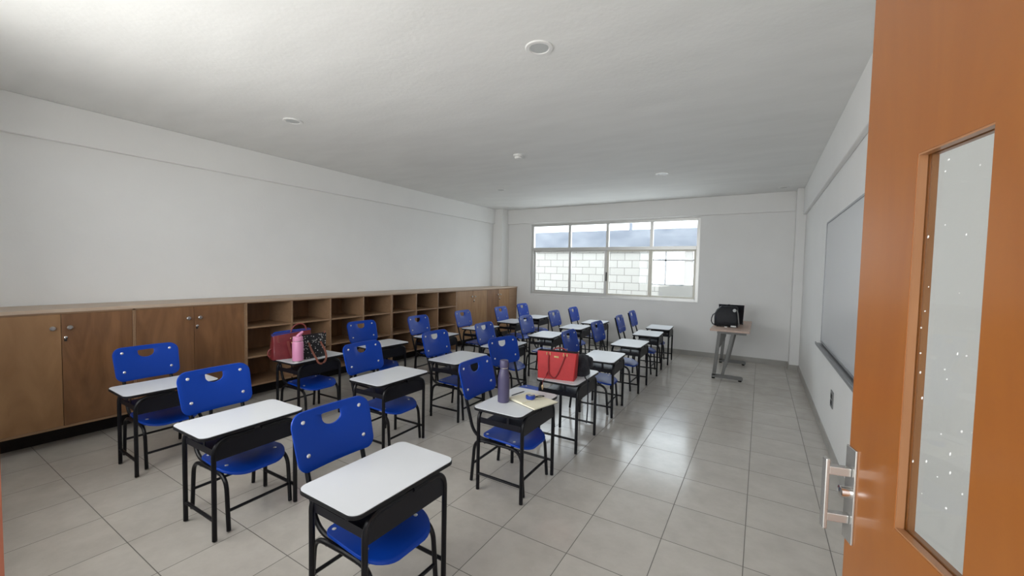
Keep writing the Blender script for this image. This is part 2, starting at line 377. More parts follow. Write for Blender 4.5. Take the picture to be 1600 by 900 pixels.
MB().box(-2.694, -2.674, ya-0.004, ya+0.012, 1.30, 1.48).build('latch', M['rubber'], w, 0, 0.003)
MB().box(WX0+0.001, WX1-0.001, YB-0.006, YB+0.029, WZ0-0.014, WZ0+0.004).build('window_sill', M['wall'], w, 0, 0.004)
# front window behind the camera (daylight source)
w2 = empty('window_2', (0, 0, 0), kind='structure')
f = MB(); y0, y1 = YF-0.12, YF-0.06
f.box(FX0, FX1, y0, y1, 0.98, 1.03).box(FX0, FX1, y0, y1, 2.45, 2.5).box(FX0, FX1, y0, y1, 1.92, 1.98)
for i in range(5):
    x = FX0 + (FX1-FX0)*i/4; f.box(max(FX0, x-0.03), min(FX1, x+0.03), y0, y1, 0.98, 2.5)
f.build('window_frame', M['alu'], w2, 0)

# ------------------------------------------------------------------ outside
o = MB().box(-40, 40, -40, 40, -0.55, -0.35).build('ground', M['ground'], None, 0); tag(o, kind='structure')
YO = 11.0
nb = empty('neighbouring_building', (0, YO, -0.35), label='grey concrete block building seen through the window', cat='building')
def at0(mb):
    mb.v = [(x, y, z+0.35) for x, y, z in mb.v]; return mb
at0(MB().box(-12, -2.43, 0, 0.15, -0.35, 2.04).box(-2.43, 3.0, 0, 0.15, -0.35, 0.83).box(-2.43, -2.24, 0, 0.15, 0.83, 1.17)).build('block_wall', M['block'], nb, 0)
nb.children[0].location = (0, 0, 0)
at0(MB().box(-2.24, 3.0, -0.02, 0.15, 0.83, 1.17)).build('parapet', M['concwarm'], nb, 0)
at0(MB().box(-12, 3.0, -0.06, 0.2, 2.04, 2.61)).build('roof_beam', M['conc'], nb, 0)
at0(MB().box(-1.66, -1.47, 0.0, 0.15, 1.17, 2.04)).build('column', M['concwarm'], nb, 0)
f = at0(MB().box(-2.43, -0.9, 0.04, 0.09, 1.17, 1.20).box(-2.43, -0.9, 0.04, 0.09, 1.80, 1.84).box(-2.13, -2.09, 0.04, 0.09, 1.17, 2.04).box(-1.44, -1.40, 0.04, 0.09, 1.17, 2.04))
f.build('window_frame', M['farframe'], nb, 0)
at0(MB().box(-3.07, -3.0, 0.02, 0.09, 2.61, 3.1)).build('roof_post', M['conc'], nb, 0)

tag(MB().box(XL-T-3, XR+T+3, -2.6, YF-T-0.02, 2.95, 3.1).build('sky_blocker_slab', M['wall'], None, 0), kind='structure')  # unseen slab added to cut the sky light entering from the front
# ------------------------------------------------------------------ cabinets along the left wall
XC = -4.75; CT, CB0 = 1.085, 0.15
def knob(parent, x, y, z):
    ax = (Vector((0, 1, 0)), Vector((0, 0, 1)), Vector((1, 0, 0)))
    MB().lathe([(0.006, 0), (0.006, 0.012), (0.016, 0.016), (0.018, 0.022), (0.012, 0.028)], (x, y, z), 14, 0, ax).build('knob', M['steel'], parent)
def lock(parent, x, y, z):
    ax = (Vector((0, 1, 0)), Vector((0, 0, 1)), Vector((1, 0, 0)))
    m = MB().lathe([(0.011, 0), (0.011, 0.012), (0.007, 0.014)], (x, y, z), 14, 0, ax)
    m.box(x, x+0.004, y-0.008, y+0.008, z-0.03, z-0.012, 1)
    m.build('lock', [M['chrome'], M['rubber']], parent)
def cabinet(y0, seam, y1, label, mats=('cab', 'cab'), filler=None, depth=0.485):
    t = empty('wooden_cabinet', (XC, (y0+y1)/2, 0), label=label, cat='cabinet', group='wooden cupboards along the wall')
    ym = (y0+y1)/2; L0, L1 = y0-ym, y1-ym; s = seam-ym; th = 0.018; D = -depth
    c = MB().box(D, -0.02, L0, L0+th, CB0, CT).box(D, -0.02, L1-th, L1, CB0, CT).box(D, 0.0, L0, L1, CB0, CB0+th).box(D, 0.0, L0, L1, CT-0.012, CT).box(D, D+0.01, L0, L1, CB0, CT)
    c.box(-0.02, 0, L0, L0+0.009, CB0, CT).box(-0.02, 0, L1-0.009, L1, CB0, CT)
    c.build('carcass', M['cabedge'], t, 0)
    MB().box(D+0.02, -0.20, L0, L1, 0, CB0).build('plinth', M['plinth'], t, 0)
    for (a, b_, mm, ks, hl) in ((L0+0.011, s-0.0015, mats[0], -1, False), (s+0.0015, L1-0.011, mats[1], 1, True)):
        d = MB().box(-0.018, 0.002, a, b_, CB0+th+0.002, CT-0.014).build('door', M[mm], t, 0, 0.0015)
        ky = (s-0.05) if ks < 0 else (s+0.045)
        knob(d, 0.002, ky, 0.962)
        if hl: lock(d, 0.002, s+0.022, 0.882)
    if filler:
        MB().box(-0.02, 0.0, L1, filler-ym, 0.0, CT).build('filler_panel', M['cabedge'], t, 0)
    return t
cabinet(0.45, 0.905, 1.349, 'wooden cupboard with paler door, standing first in the run by the classroom door wall', ('cab', 'cabdark'))
cabinet(1.351, 1.80, 2.268, 'darker wooden cupboard between the pale-doored cupboard and the open shelves', ('cabdark', 'cabdark'))
cabinet(5.872, 6.37, 6.837, 'wooden cupboard standing just past the open cubbyholes, before the corner', ('cab', 'cab'))
cabinet(6.839, 7.28, 7.72, 'wooden cupboard in the corner by the window wall', ('cabdark', 'cab'), filler=YB-0.014)
def shelves(ys, label):
    y0, y1 = ys[0], ys[-1]; ym = (y0+y1)/2; th = 0.02; D = -0.485
    t = empty('open_shelf_unit', (XC, ym, 0), label=label, cat='bookshelf', group='open wooden cubbyhole shelves')
    for y, a in ((y0, 0), (y1, -th)): MB().box(D, 0, y-ym+a, y-ym+a+th, 0, CT).build('side_panel', M['cabedge'], t, 0)
    for y in ys[1:-1]: MB().box(D+0.01, -0.002, y-ym-th/2, y-ym+th/2, 0.17, CT-0.012).build('divider', M['cabedge'], t, 0)
    for z in (0.15, 0.465, 0.795):
        xs = [ys[0]+th] + [q for y in ys[1:-1] for q in (y-th/2, y+th/2)] + [ys[-1]-th]
        m = MB()
        for i in range(0, len(xs), 2): m.box(D+0.01, -0.004, xs[i]-ym, xs[i+1]-ym, z, z+0.018)
        m.build('shelf', M['cabedge'], t, 0)
    MB().box(D, D+0.01, y0-ym+th, y1-ym-th, 0.15, CT).build('back_panel', M['cabdark'], t, 0)  # darker wood colour stands in for shade deep inside the cubbyholes
    MB().box(D, 0, y0-ym+th, y1-ym-th, CT-0.012, CT).build('top_panel', M['cabedge'], t, 0)
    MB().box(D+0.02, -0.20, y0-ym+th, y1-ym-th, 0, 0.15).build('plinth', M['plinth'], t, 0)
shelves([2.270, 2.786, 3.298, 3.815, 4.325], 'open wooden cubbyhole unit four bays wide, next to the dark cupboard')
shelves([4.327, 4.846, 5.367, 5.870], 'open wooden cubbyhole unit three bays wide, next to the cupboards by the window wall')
o = MB().prism([(-5.242, 0.44), (XC+0.012, 0.44), (XC+0.012, YB-0.012), (-4.988, YB-0.012), (-4.988, 7.742), (-5.242, 7.742)], CT, CT+0.028).build('worktop', M['cabtop'], None, 0, 0.002)
tag(o, 'long pale wooden worktop running along the top of all the cupboards', 'worktop')

# ------------------------------------------------------------------ door and its frame
E0 = Vector((0.1724, 1.0864, 0)); dv = Vector((0.2519, -0.96775, 0))            # free edge; direction to the hinge
ang = math.atan2(dv.y, dv.x)
d1 = empty('door_1', E0, ang, kind='structure')
# local: +x along the leaf towards the hinge, +y = away from the visible face
DW, DH, DT = 0.98, 2.12, 0.028
OX0, OX1, OZ0, OZ1 = 0.160, 0.312, 1.068, 1.704
sgn = 1.0
m = MB().box(0, OX0, 0, DT, 0.01, DH).box(OX1, DW, 0, DT, 0.01, DH).box(OX0, OX1, 0, DT, 0.01, OZ0).box(OX0, OX1, 0, DT, OZ1, DH)
m.build('door_leaf', M['doorwood'], d1, 0)
tr = MB(); g0 = 0.0105; q = 0.003
for a, b_ in ((0.0008, g0+0.002), (g0+0.008, DT-0.0008)):
    tr.box(OX0, OX0+q, a, b_, OZ0+q, OZ1-q).box(OX1-q*0.3, OX1, a, b_, OZ0+q, OZ1-q).box(OX0, OX1, a, b_, OZ0, OZ0+q).box(OX0, OX1, a, b_, OZ1-q, OZ1)
tr.build('glazing_bead', M['doortrim'], d1, 0)
gp = MB().box(OX0, OX1, g0+0.003, g0+0.007, OZ0, OZ1).build('door_glass', M['doorglass'], d1, 0)
sp = MB(); rs = random.Random(9)
for k in range(30):
    x = rs.uniform(OX0+0.01, OX1+0.0); z = rs.uniform(OZ0+0.08, OZ1-0.02); r = rs.uniform(0.0007, 0.0026); el = rs.uniform(0.7, 2.2)
    sp.lathe([(r, 0), (r*0.6, 0.0006)], (x, g0+0.003, z), 8, 0, (Vector((1, 0, 0)), Vector((0.25, 0, 1))*el*0.8, Vector((0, -1, 0))))
sp.build('paint_specks', M['whiteplastic'], gp, 0)
hd = MB().box(-0.004, 0.034, -0.004, 0, 0.953, 1.148).build('handle_plate', M['satin'], d1, 0, 0.001)
HX = 0.016
hp = MB()
for z in (1.000, 1.098): hp.box(HX-0.008, HX+0.008, -0.044, -0.004, z-0.009, z+0.009)
hp.box(HX-0.009, HX+0.009, -0.050, -0.042, 0.974, 1.122).build('pull_handle', M['satin'], d1, 0, 0.002)
ax = (Vector((1, 0, 0)), Vector((0, 0, 1)), Vector((0, -1, 0)))
MB().lathe([(0.012, 0.004), (0.012, 0.02), (0.008, 0.022)], (HX, 0, 1.055), 16, 0, ax).build('lock_cylinder', M['chrome'], d1)
fr = MB().box(DX0-0.03, DX0, YF-T-0.01, YF+0.002, 0, 2.16).box(DX1, DX1+0.03, YF-T-0.01, YF+0.01, 0, 2.16).box(DX0-0.03, DX1+0.03, YF-T-0.01, YF+0.01, 2.13, 2.16)
struct('trim_6', fr, M['framewood'])

# ------------------------------------------------------------------ whiteboard, outlet
wb = empty('whiteboard', (XR, 3.75, 1.45), label='long whiteboard with grey tray mounted on the white side wall', cat='whiteboard')
YW0, YW1, ZW0, ZW1 = 2.45, 5.06, 0.855, 2.008
lw = lambda mb: (setattr(mb, 'v', [(x-XR, y-3.75, z-1.45) for x, y, z in mb.v]), mb)[1]
lw(MB().box(XR-0.020, XR, YW0, YW1, ZW0, ZW1)).build('writing_surface', M['board'], wb, 0)
m = MB().box(XR-0.026, XR, YW0-0.015, YW0, ZW0-0.015, ZW1+0.015).box(XR-0.026, XR, YW1, YW1+0.015, ZW0-0.015, ZW1+0.015).box(XR-0.026, XR, YW0, YW1, ZW1, ZW1+0.015).box(XR-0.026, XR, YW0, YW1, ZW0-0.015, ZW0)
lw(m).build('frame', M['boardframe'], wb, 0)
lw(MB().box(XR-0.065, XR, YW0, YW1+0.05, ZW0-0.045, ZW0-0.030).box(XR-0.065, XR-0.060, YW0, YW1+0.05, ZW0-0.03, ZW0-0.018)).build('marker_tray', M['boardframe'], wb, 0)
o = empty('wall_socket', (XR, 4.34, 0.455), label='grey wall socket set low beneath the whiteboard', cat='socket')
MB().box(-0.008, 0, -0.06, 0.06, -0.07, 0.07).build('cover_plate', M['socket'], o, 0, 0.003)
MB().box(-0.010, -0.008, -0.035, 0.035, -0.045, -0.01).box(-0.010, -0.008, -0.035, 0.035, 0.01, 0.045).build('outlet_face', M['rubber'], o, 0)

# ------------------------------------------------------------------ student desks and chairs
def make_desk():
    t = empty('student_desk')
    Wd, D, zt = 0.573, 0.372, 0.586; lx, ly, r = 0.170, 0.225, 0.0125
    zr = 0.566-r-0.002
    eb = None
    top = MB().prism(rrect(D-0.006, Wd-0.006, 0.042, 8), zt-0.004, zt).build('tabletop', M['lam'], t, 0)
    eb = MB().prism(rrect(D, Wd, 0.045, 8), zt-0.020, zt-0.003).build('edge_band', M['edge'], top, 0, 0.003)
    for sx in (-1, 1):
        for sy in (-1, 1):
            MB().tube(fillet([(sx*lx, sy*ly, 0.006), (sx*lx, sy*ly, zr), (sx*lx, 0.02*sy, zr)], 0.085, 9), r, 10).build('leg', M['black'], t)
    for sy in (-1, 1):
        MB().tube([(-lx, sy*ly, 0.115), (lx, sy*ly, 0.115)], 0.0095, 8).build('stretcher', M['black'], t)
    pts = [(y, z) for y, z in rrect(2*ly-0.012, 0.114, (0.072, 0.072, 0.004, 0.004), 8, 0, zr-0.055)]
    MB().add([(lx-0.004, y, z) for y, z in pts] + [(lx+0.004, y, z) for y, z in pts],
             [tuple(range(len(pts)-1, -1, -1)), tuple(range(len(pts), 2*len(pts)))] + [(i, (i+1) % len(pts), len(pts)+(i+1) % len(pts), len(pts)+i) for i in range(len(pts))]).build('modesty_panel', M['panel'], t)
    tray = MB().box(-lx+0.012, lx-0.006, -ly+0.004, ly-0.004, 0.464, 0.468)
    for sy in (-1, 1): tray.box(-lx+0.010, lx-0.006, sy*(ly-0.003)-0.002, sy*(ly-0.003)+0.002, 0.464, 0.502)
    for sy in (-1, 1): tray.box(0.05, 0.07, sy*(ly-0.003)-0.002, sy*(ly-0.003)+0.002, 0.50, 0.562)
    tray.build('book_tray', M['panel'], t, 0)
    return t
def make_chair():
    t = empty('school_chair')
    hw = 0.178; r = 0.0115; zs = 0.318
    for sy in (-1, 1):
        y = sy*hw
        MB().tube(fillet([(0.212, y, 0.006), (0.188, y*0.995, zs-r), (0.0, y*0.97, zs-r)], 0.085, 9), r, 10).build('leg', M['black'], t)
        MB().tube(fillet([(-0.207, y, 0.006), (-0.180, y*0.995, zs-r), (0.0, y*0.97, zs-r)], 0.075, 8), r, 10).build('leg', M['black'], t)
        yb = sy*0.150
        MB().tube(fillet([(0.05, yb, zs-r), (-0.205, yb, zs-r), (-0.292, yb, 0.60), (-0.343, yb, 0.796)], [0.10, 0.05], 8), r, 10).build('back_upright', M['black'], t)
    MB().tube([(0.203, -hw, 0.115), (0.203, hw, 0.115)], 0.009, 8).build('stretcher', M['black'], t)
    MB().tube([(-0.194, -hw, 0.13), (-0.194, hw, 0.13)], 0.009, 8).build('stretcher', M['black'], t)
    MB().tube([(0.10, -hw, zs-0.02), (0.10, hw, zs-0.02)], 0.008, 8).tube([(-0.10, -hw, zs-0.02), (-0.10, hw, zs-0.02)], 0.008, 8).build('seat_frame', M['black'], t)
    # seat shell
    ol = []
    for x, y in rrect(0.355, 0.380, (0.115, 0.055, 0.055, 0.115), 8, 0.040, 0):
        u = (x+0.1375)/0.355
        ol.append((x + (0.022*(1-(y/0.19)**2) if u > 0.5 else 0), y*(0.90+0.10*min(1, u*1.6))))
    c = (0.03, 0); rr = []
    def zsf(x, y, k):
        z = zs+0.010 + 0.016*((y/0.19)**2)*(1 if x < 0.08 else max(0, 1-(x-0.08)/0.1)) - 0.006
        if x > 0.12: z -= 0.9*(x-0.12)**1.7
        if x < -0.08: z += 0.6*(x+0.08)**2*3
        return z
    up_, dn = [], []
    for s in (0.02, 0.25, 0.5, 0.75, 0.93, 0.985, 1.0):
        ring = [(c[0]+(x-c[0])*s, c[1]+(y-c[1])*s) for x, y in ol]
        up_.append([(x, y, zsf(x, y, s)+0.012-(0.004 if s == 1.0 else 0)) for x, y in ring]); dn.append([(x, y, zsf(x, y, s)) for x, y in ring])
    seat = MB().rings(up_ + dn[::-1]).build('seat', M['blue'], t, 50)
    for bx, by in ((-0.105, 0.135), (-0.105, -0.135), (0.115, 0.140), (0.115, -0.140)):
        z = zsf(bx, by, 0)+0.012
        MB().lathe([(0.010, -0.002), (0.010, 0.001), (0.005, 0.003)], (bx, by, z), 10).build('bolt', M['bolt'], seat)
    # backrest with D-shaped hand hole
    H0, H1, BW = 0.565, 0.822, 0.425; zc_ = (H0+H1)/2; hz = 0.766
    def bx_(y, z): return -0.290 - 0.28*(z-0.633) + 0.42*y*y - 0.004
    out = [(y, z) for y, z in rrect(BW, H1-H0, (0.062, 0.062, 0.050, 0.050), 10, 0, zc_)]
    out = [(y*(1-0.05*(H1-z)/(H1-H0)), z) for y, z in out]
    def hole(a):
        # D shape: flat top, round bottom, centre (0, hz)
        cx_, cz_ = math.cos(a), math.sin(a)
        if cz_ >= 0:
            k = min(0.052/max(abs(cx_), 1e-6), 0.022/max(cz_, 1e-6)); return (k*cx_, hz+k*cz_)
        return (0.052*cx_, hz+0.036*cz_)
    n = 72
    def ray_out(a):
        d = (math.cos(a), math.sin(a)); best = None
        for i in range(len(out)):
            (y1, z1), (y2, z2) = out[i], out[(i+1) % len(out)]; z1 -= hz; z2 -= hz
            ey, ez = y2-y1, z2-z1; den = d[0]*ez - d[1]*ey
            if abs(den) < 1e-12: continue
            tt = (y1*ez - z1*ey)/den; uu = (y1*d[1] - z1*d[0])/den
            if tt > 0 and -1e-6 <= uu <= 1+1e-6: best = tt if best is None else min(best, tt)
        return (best*d[0], hz+best*d[1])
    angs = []
    for i in range(len(out)): angs.append(math.atan2(out[i][1]-hz, out[i][0]) % (2*PI))
    angs += [2*PI*k/40 for k in range(40)]; angs = sorted(set(round(a, 4) for a in angs))
    ho = [hole(a) for a in angs]; ou = [ray_out(a) for a in angs]
    fr_, bk = [], []
    for s in (0.0, 0.02, 0.3, 0.6, 0.85, 0.97, 1.0):
        ring = [(h[0]+(o_[0]-h[0])*s, h[1]+(o_[1]-h[1])*s) for h, o_ in zip(ho, ou)]
        e = 0.002 if s in (0.0, 1.0) else 0
        fr_.append([(bx_(y, z)+0.016-e, y, z) for y, z in ring]); bk.append([(bx_(y, z)+0.004+e, y, z) for y, z in ring])
    br = MB().rings(fr_ + bk[::-1] + [fr_[0]], cap=False).build('backrest', M['blue'], t, 50)
    for y, z in ((-0.152, 0.778), (0.152, 0.778), (0.150, 0.633), (-0.150, 0.633)):
        ax = (Vector((0, 1, 0)), Vector((0, 0, 1)), Vector((1, 0, 0)))
        MB().lathe([(0.0098, 0), (0.0098, 0.003), (0.006, 0.006), (0.003, 0.0065)], (bx_(y, z)+0.015, y, z), 12, 0, ax).build('bolt', M['bolt'], br)
    return t
DESKS = dict(
 A1=(-1.407, 1.231, -.012), A2=(-1.419, 2.440, 0), A3=(-1.408, 3.307, .013), A4=(-1.426, 4.265, .053), A5=(-1.406, 5.278, .02), A6=(-1.411, 6.287, .06), A7=(-1.414, 7.125, .05),
 B1=(-2.630, 1.232, .014), B2=(-2.648, 2.399, .015), B3=(-2.631, 3.298, .032), B4=(-2.642, 4.192, .07), B5=(-2.581, 5.232, .07), B6=(-2.561, 6.235, .04), B7=(-2.518, 7.05, .05),
 C1=(-3.821, 1.263, -.016), C2=(-3.855, 2.437, .03), C3=(-3.844, 3.336, -.05), C4=(-3.748, 4.214, .06), C5=(-3.719, 5.204, .045), C6=(-3.736, 6.203, .06), C7=(-3.735, 7.065, .03))
CHAIRS = dict(
 A1=(-1.745, 1.235, -.003), A2=(-1.782, 2.464, .019), A3=(-2.159, 3.422, -.177), A4=(-1.815, 4.283, .008), A5=(-1.843, 5.289, -.012), A6=(-1.831, 6.275, .055), A7=(-1.869, 7.178, .025),
 B1=(-2.996, 1.26, .032), B2=(-3.001, 2.413, .058), B3=(-2.957, 3.345, .025), B4=(-2.942, 4.229, .022), B5=(-2.927, 5.265, -.009), B6=(-2.945, 6.278, .012), B7=(-2.94, 7.101, .022),
 C1=(-4.241, 1.284, .018), C2=(-4.13, 2.43, .02), C3=(-4.203, 3.366, -.033), C4=(-4.101, 4.24, .024), C5=(-4.084, 5.229, .027), C6=(-3.983, 6.205, .032), C7=(-4.042, 7.124, .009))
DL = dict(
 A1='bare white-topped desk standing closest to the open wooden door, cut off at its feet',
 A2='white-topped desk carrying the purple bottle and open notebook',
 A3='white-topped desk under the bright red tote bag',
 A4='bare white-topped desk just behind the desk with the bright red tote, aisle row',
 A5='bare white-topped desk, third from the window wall in the row beside the open aisle',
 A6='bare white-topped desk, second from the window wall in the row beside the open aisle',
 A7='bare white-topped desk at the window-wall end of the row beside the open aisle',
 B1='bare white-topped desk at the door end of the middle row',
 B2='bare white-topped desk, second from the door end of the middle row',
 B3='bare white-topped desk in the middle row, level with the bright red tote',
 B4='bare white-topped desk, fourth from the window wall in the middle row',
 B5='bare white-topped desk, third from the window wall in the middle row',
 B6='bare white-topped desk, second from the window wall in the middle row',
 B7='bare white-topped desk at the window-wall end of the middle row',
 C1='bare white-topped desk at the door end of the cupboard row, before the dark cupboard',
 C2='white-topped desk with two handbags and a pink bottle on it',
 C3='bare white-topped desk next past the one with handbags, cupboard row',
 C4='bare white-topped desk, fourth from the window wall in the cupboard row',
 C5='bare white-topped desk, third from the window wall in the cupboard row',
 C6='bare white-topped desk, second from the window wall in the cupboard row',
 C7='bare white-topped desk at the window-wall end of the cupboard row')
CL = dict(
 A1='blue chair pushed under the bare desk closest to the open wooden door',
 A2='blue chair behind the desk with the purple bottle and notebook',
 A3='blue chair pulled well back from the desk with the bright red tote',
 A4='blue chair whose backrest shows just above the bright red tote',
 A5='blue chair of the third desk from the window wall, aisle row',
 A6='blue chair of the second desk from the window wall, aisle row',
 A7='blue chair of the last desk by the window wall, aisle row',
 B1='blue chair of the first desk at the door end of the middle row',
 B2='blue chair of the second desk from the door end of the middle row',
 B3='blue chair of the middle-row desk level with the bright red tote',
 B4='blue chair of the fourth desk from the window wall, middle row',
 B5='blue chair of the third desk from the window wall, middle row',
 B6='blue chair of the second desk from the window wall, middle row',
 B7='blue chair of the last desk by the window wall, middle row',
 C1='blue chair standing before the dark cupboard at the door end of the cupboard row',
 C2='blue chair mostly hidden behind the desk with handbags and pink bottle',
 C3='blue chair of the desk next past the handbags, before the open cubbyholes',
 C4='blue chair of the fourth desk from the window wall, cupboard row',
 C5='blue chair of the third desk from the window wall, cupboard row',
 C6='blue chair of the second desk from the window wall, cupboard row',
 C7='blue chair of the last desk by the window wall, cupboard row')
d0, c0 = make_desk(), make_chair()
for i, k in enumerate(DESKS):
    d = d0 if i == 0 else copy_tree(d0); c = c0 if i == 0 else copy_tree(c0)
    x, y, a = DESKS[k]; d.location = (x, y, 0); d.rotation_euler = (0, 0, a); tag(d, DL[k], 'desk', 'student desks in three rows')
    dy_ = y; x, y, a = CHAIRS[k]
    if k != 'A3': y = max(dy_-0.022, min(dy_+0.022, y)); a = max(DESKS[k][2]-0.03, min(DESKS[k][2]+0.03, a))
    c.location = (x+0.29*math.cos(a), y+0.29*math.sin(a), 0); c.rotation_euler = (0, 0, a); tag(c, CL[k], 'chair', 'blue chairs at the student desks')
ZT = 0.586

# ------------------------------------------------------------------ things on the desks
pb = empty('water_bottle', (-1.487, 2.362, ZT), label='tall purple metal bottle standing on the desk with the notebook', cat='bottle')
MB().lathe([(0.036, 0), (0.040, 0.004), (0.040, 0.165), (0.037, 0.19), (0.029, 0.222), (0.0265, 0.230), (0.0265, 0.234)], (0, 0, 0), 28).build('bottle_body', M['purple'], pb)
MB().lathe([(0.0275, 0.234), (0.0275, 0.240)], (0, 0, 0), 28).build('neck_ring', M['steel'], pb)
MB().lathe([(0.0295, 0.240), (0.030, 0.243), (0.0295, 0.284), (0.027, 0.289), (0.02, 0.291)], (0, 0, 0), 28).build('cap', M['purple'], pb)

# notebook: corners from the desk plane
A, B, C_, D_ = (-1.485, 2.418), (-1.222, 2.321), (-1.160, 2.548), (-1.423, 2.615)
nb_ = empty('notebook', ((A[0]+C_[0])/2, (A[1]+C_[1])/2, ZT), label='cream notebook lying on the desk and jutting over its edge', cat='notebook')
cxn, cyn = nb_.location.x, nb_.location.y
quad = lambda s, dx=0, dy=0: [((p[0]-cxn)*s+dx, (p[1]-cyn)*s+dy) for p in (A, B, C_, D_)]
MB().prism(quad(1.0), 0.0002, 0.0025).build('cover', M['cover'], nb_, 0)
MB().prism(quad(0.985), 0.0025, 0.011).build('pages', M['paper'], nb_, 0)
ml = lambda a, b_, t: (a[0]+(b_[0]-a[0])*t, a[1]+(b_[1]-a[1])*t)
q2 = [A, ml(A, B, 0.56), ml(D_, C_, 0.50), D_]
MB().prism([((x-cxn)*0.985, (y-cyn)*0.985) for x, y in q2], 0.011, 0.0165).build('page_stack', M['paper'], nb_, 0)
tp = empty('tape_measure', (-1.338, 2.478, ZT+0.0165), label='round blue case with a cord loop on the notebook', cat='case')  # blue tape measure with steel top and cord
MB().lathe([(0.030, 0), (0.033, 0.004), (0.033, 0.022), (0.030, 0.026)], (0, 0, 0), 26).build('case_body', M['tapeblue'], tp)
MB().lathe([(0.024, 0.026), (0.024, 0.029), (0.018, 0.031)], (0, 0, 0), 26).build('cap_disc', M['steel'], tp)
lp = [(0.025+0.027*(1-math.cos(a)), 0.026+0.020*math.sin(a)+0.025*(1-math.cos(a))*0.5, 0.010+0.008*math.sin(a/2)) for a in [2*PI*k/16 for k in range(17)]]
MB().tube(lp, 0.003, 6).build('cord_loop', M['rubber'], tp)
pn = empty('pen', (-1.464, 2.530, ZT), label='thin black pen lying beside the notebook', cat='pen')
MB().tube([(-0.012, -0.075, 0.02), (-0.004, -0.02, 0.02), (0.010, 0.05, 0.02)], 0.0038, 8).tube([(0.010, 0.05, 0.02), (0.013, 0.064, 0.02)], [0.0034, 0.001], 8).build('barrel', M['rubber'], pn)
pn.location.z = ZT+0.0005

# bright red tote
def tote_body(w0, w1, d0_, d1_, h, n=10, bulge=0.0):
    R = []
    for k in range(n+1):
        t = k/n; w_ = w0+(w1-w0)*t; d_ = d0_+(d1_-d0_)*t + bulge*math.sin(PI*t); r = 0.012 if k else 0.010
        R.append([(x, y, h*t) for x, y in rrect(w_, d_, min(r, d_/2.2), 4)])
    inner = []
    for t in (1.0, 0.8):
        w_ = w0+(w1-w0)*t-0.008; d_ = d0_+(d1_-d0_)*t-0.008
        inner.append([(x, y, h*t) for x, y in rrect(w_, d_, min(0.010, d_/2.2), 4)])
    return R, inner
def arc(p0, p1, drop, n=14, out=None, bow=0.0):
    """strap curve between two points sagging (drop<0) or standing (drop>0)"""
    P0, P1 = Vector(p0), Vector(p1); o_ = Vector(out or (0, 0, 0)); r_ = []
    for k in range(n+1):
        t = k/n; s = (4*t*(1-t))**0.5
        r_.append(P0.lerp(P1, t) + Vector((0, 0, drop))*s + o_*bow*s)
    return r_
rt = empty('tote_bag', (-1.452, 3.165, ZT), math.atan2(0.058, 0.309), label='bright red leather tote bag standing on a desk', cat='bag')
R, I = tote_body(0.312, 0.346, 0.150, 0.085, 0.226, 10)
body = MB().rings(R, cap=False); body.add(R[0], [tuple(range(len(R[0])-1, -1, -1))]); body.build('bag_body', M['red'], rt, 40)
li = MB().rings([R[-1]]+I, cap=False); li.add(I[-1], [tuple(range(len(I[-1])))]); li.build('lining', M['lining'], rt, 40)
yf = lambda z: -(0.075+(0.0425-0.075)*z/0.226)
st = MB()
a0, a1 = (-0.068, yf(0.2)-0.006, 0.203), (0.074, yf(0.2)-0.006, 0.203)
path = [Vector(a0)] + [Vector((x, yf(z)-0.008, z)) for x, z in ((-0.066, 0.15), (-0.063, 0.10), (-0.058, 0.055), (-0.045, 0.03), (-0.022, 0.014), (0.0, 0.016), (0.022, 0.05), (0.045, 0.11), (0.064, 0.165))] + [Vector(a1)]
st.tube(path, 0.0055, 8, 0); st.build('front_strap', M['redstrap'], rt)
MB().tube(arc((-0.068, 0.045, 0.20), (0.074, 0.045, 0.20), 0.042, 14, (0, 1, 0), 0.02), 0.0055, 8).build('back_strap', M['redstrap'], rt)
ri = MB()
for x in (-0.084, -0.056, 0.060, 0.090): ri.box(x-0.004, x+0.004, yf(0.21)-0.006, yf(0.21)+0.004, 0.196, 0.220)
ri.build('strap_rings', M['brass'], rt, 0, 0.001)
MB().box(-0.020, 0.020, yf(0.186)-0.004, yf(0.186)+0.003, 0.178, 0.193).build('name_plate', M['brass'], rt, 0, 0.001)
kc = MB().tube([(-0.064, yf(0.06)-0.014, 0.06), (-0.072, -0.108, 0.02), (-0.083, -0.138, 0.003), (-0.087, -0.152, -0.010), (-0.087, -0.153, -0.035)], 0.0022, 6)
for s in (-1, 1): kc.tube([(-0.064, yf(0.06)-0.012, 0.06), (-0.064+s*0.014, yf(0.05)-0.012, 0.030)], 0.004, 6)
kc.build('charm_cord', M['redstrap'], rt)
MB().lathe([(0.003, 0), (0.009, -0.008), (0.010, -0.02), (0.006, -0.036), (0.002, -0.044)], (-0.087, -0.153, -0.033), 10).build('gold_charm', M['charm'], rt)

def blob(w_, d_, h, seed, amp=0.012, n=14, m=9, power=3.0):
    """soft bag: superellipse rings with folds"""
    rs_ = random.Random(seed); ph = [rs_.uniform(0, 6) for _ in range(6)]; rings_ = []
    for k in range(m+1):
        t = k/m; z = h*t; s = (1-abs(2*t-0.85)**4*0.45) if t > 0.42 else 0.92+0.08*math.sin(t/0.42*PI/2)
        if k == m: s *= 0.55
        ring = []
        for i in range(n*2):
            a = 2*PI*i/(n*2); c_, s_ = math.cos(a), math.sin(a)
            r_ = (abs(c_)**power+abs(s_)**power)**(-1/power)
            f_ = 1 + (amp/0.1)*(math.sin(3*a+ph[0]+4*t)*0.5 + math.sin(5*a+ph[1]-6*t)*0.35 + math.sin(2*a+ph[2]+9*t)*0.3)*min(1, t*3)
            ring.append((w_/2*s*r_*c_*f_, d_/2*s*r_*s_*f_, z))
        rings_.append(ring)
    return rings_
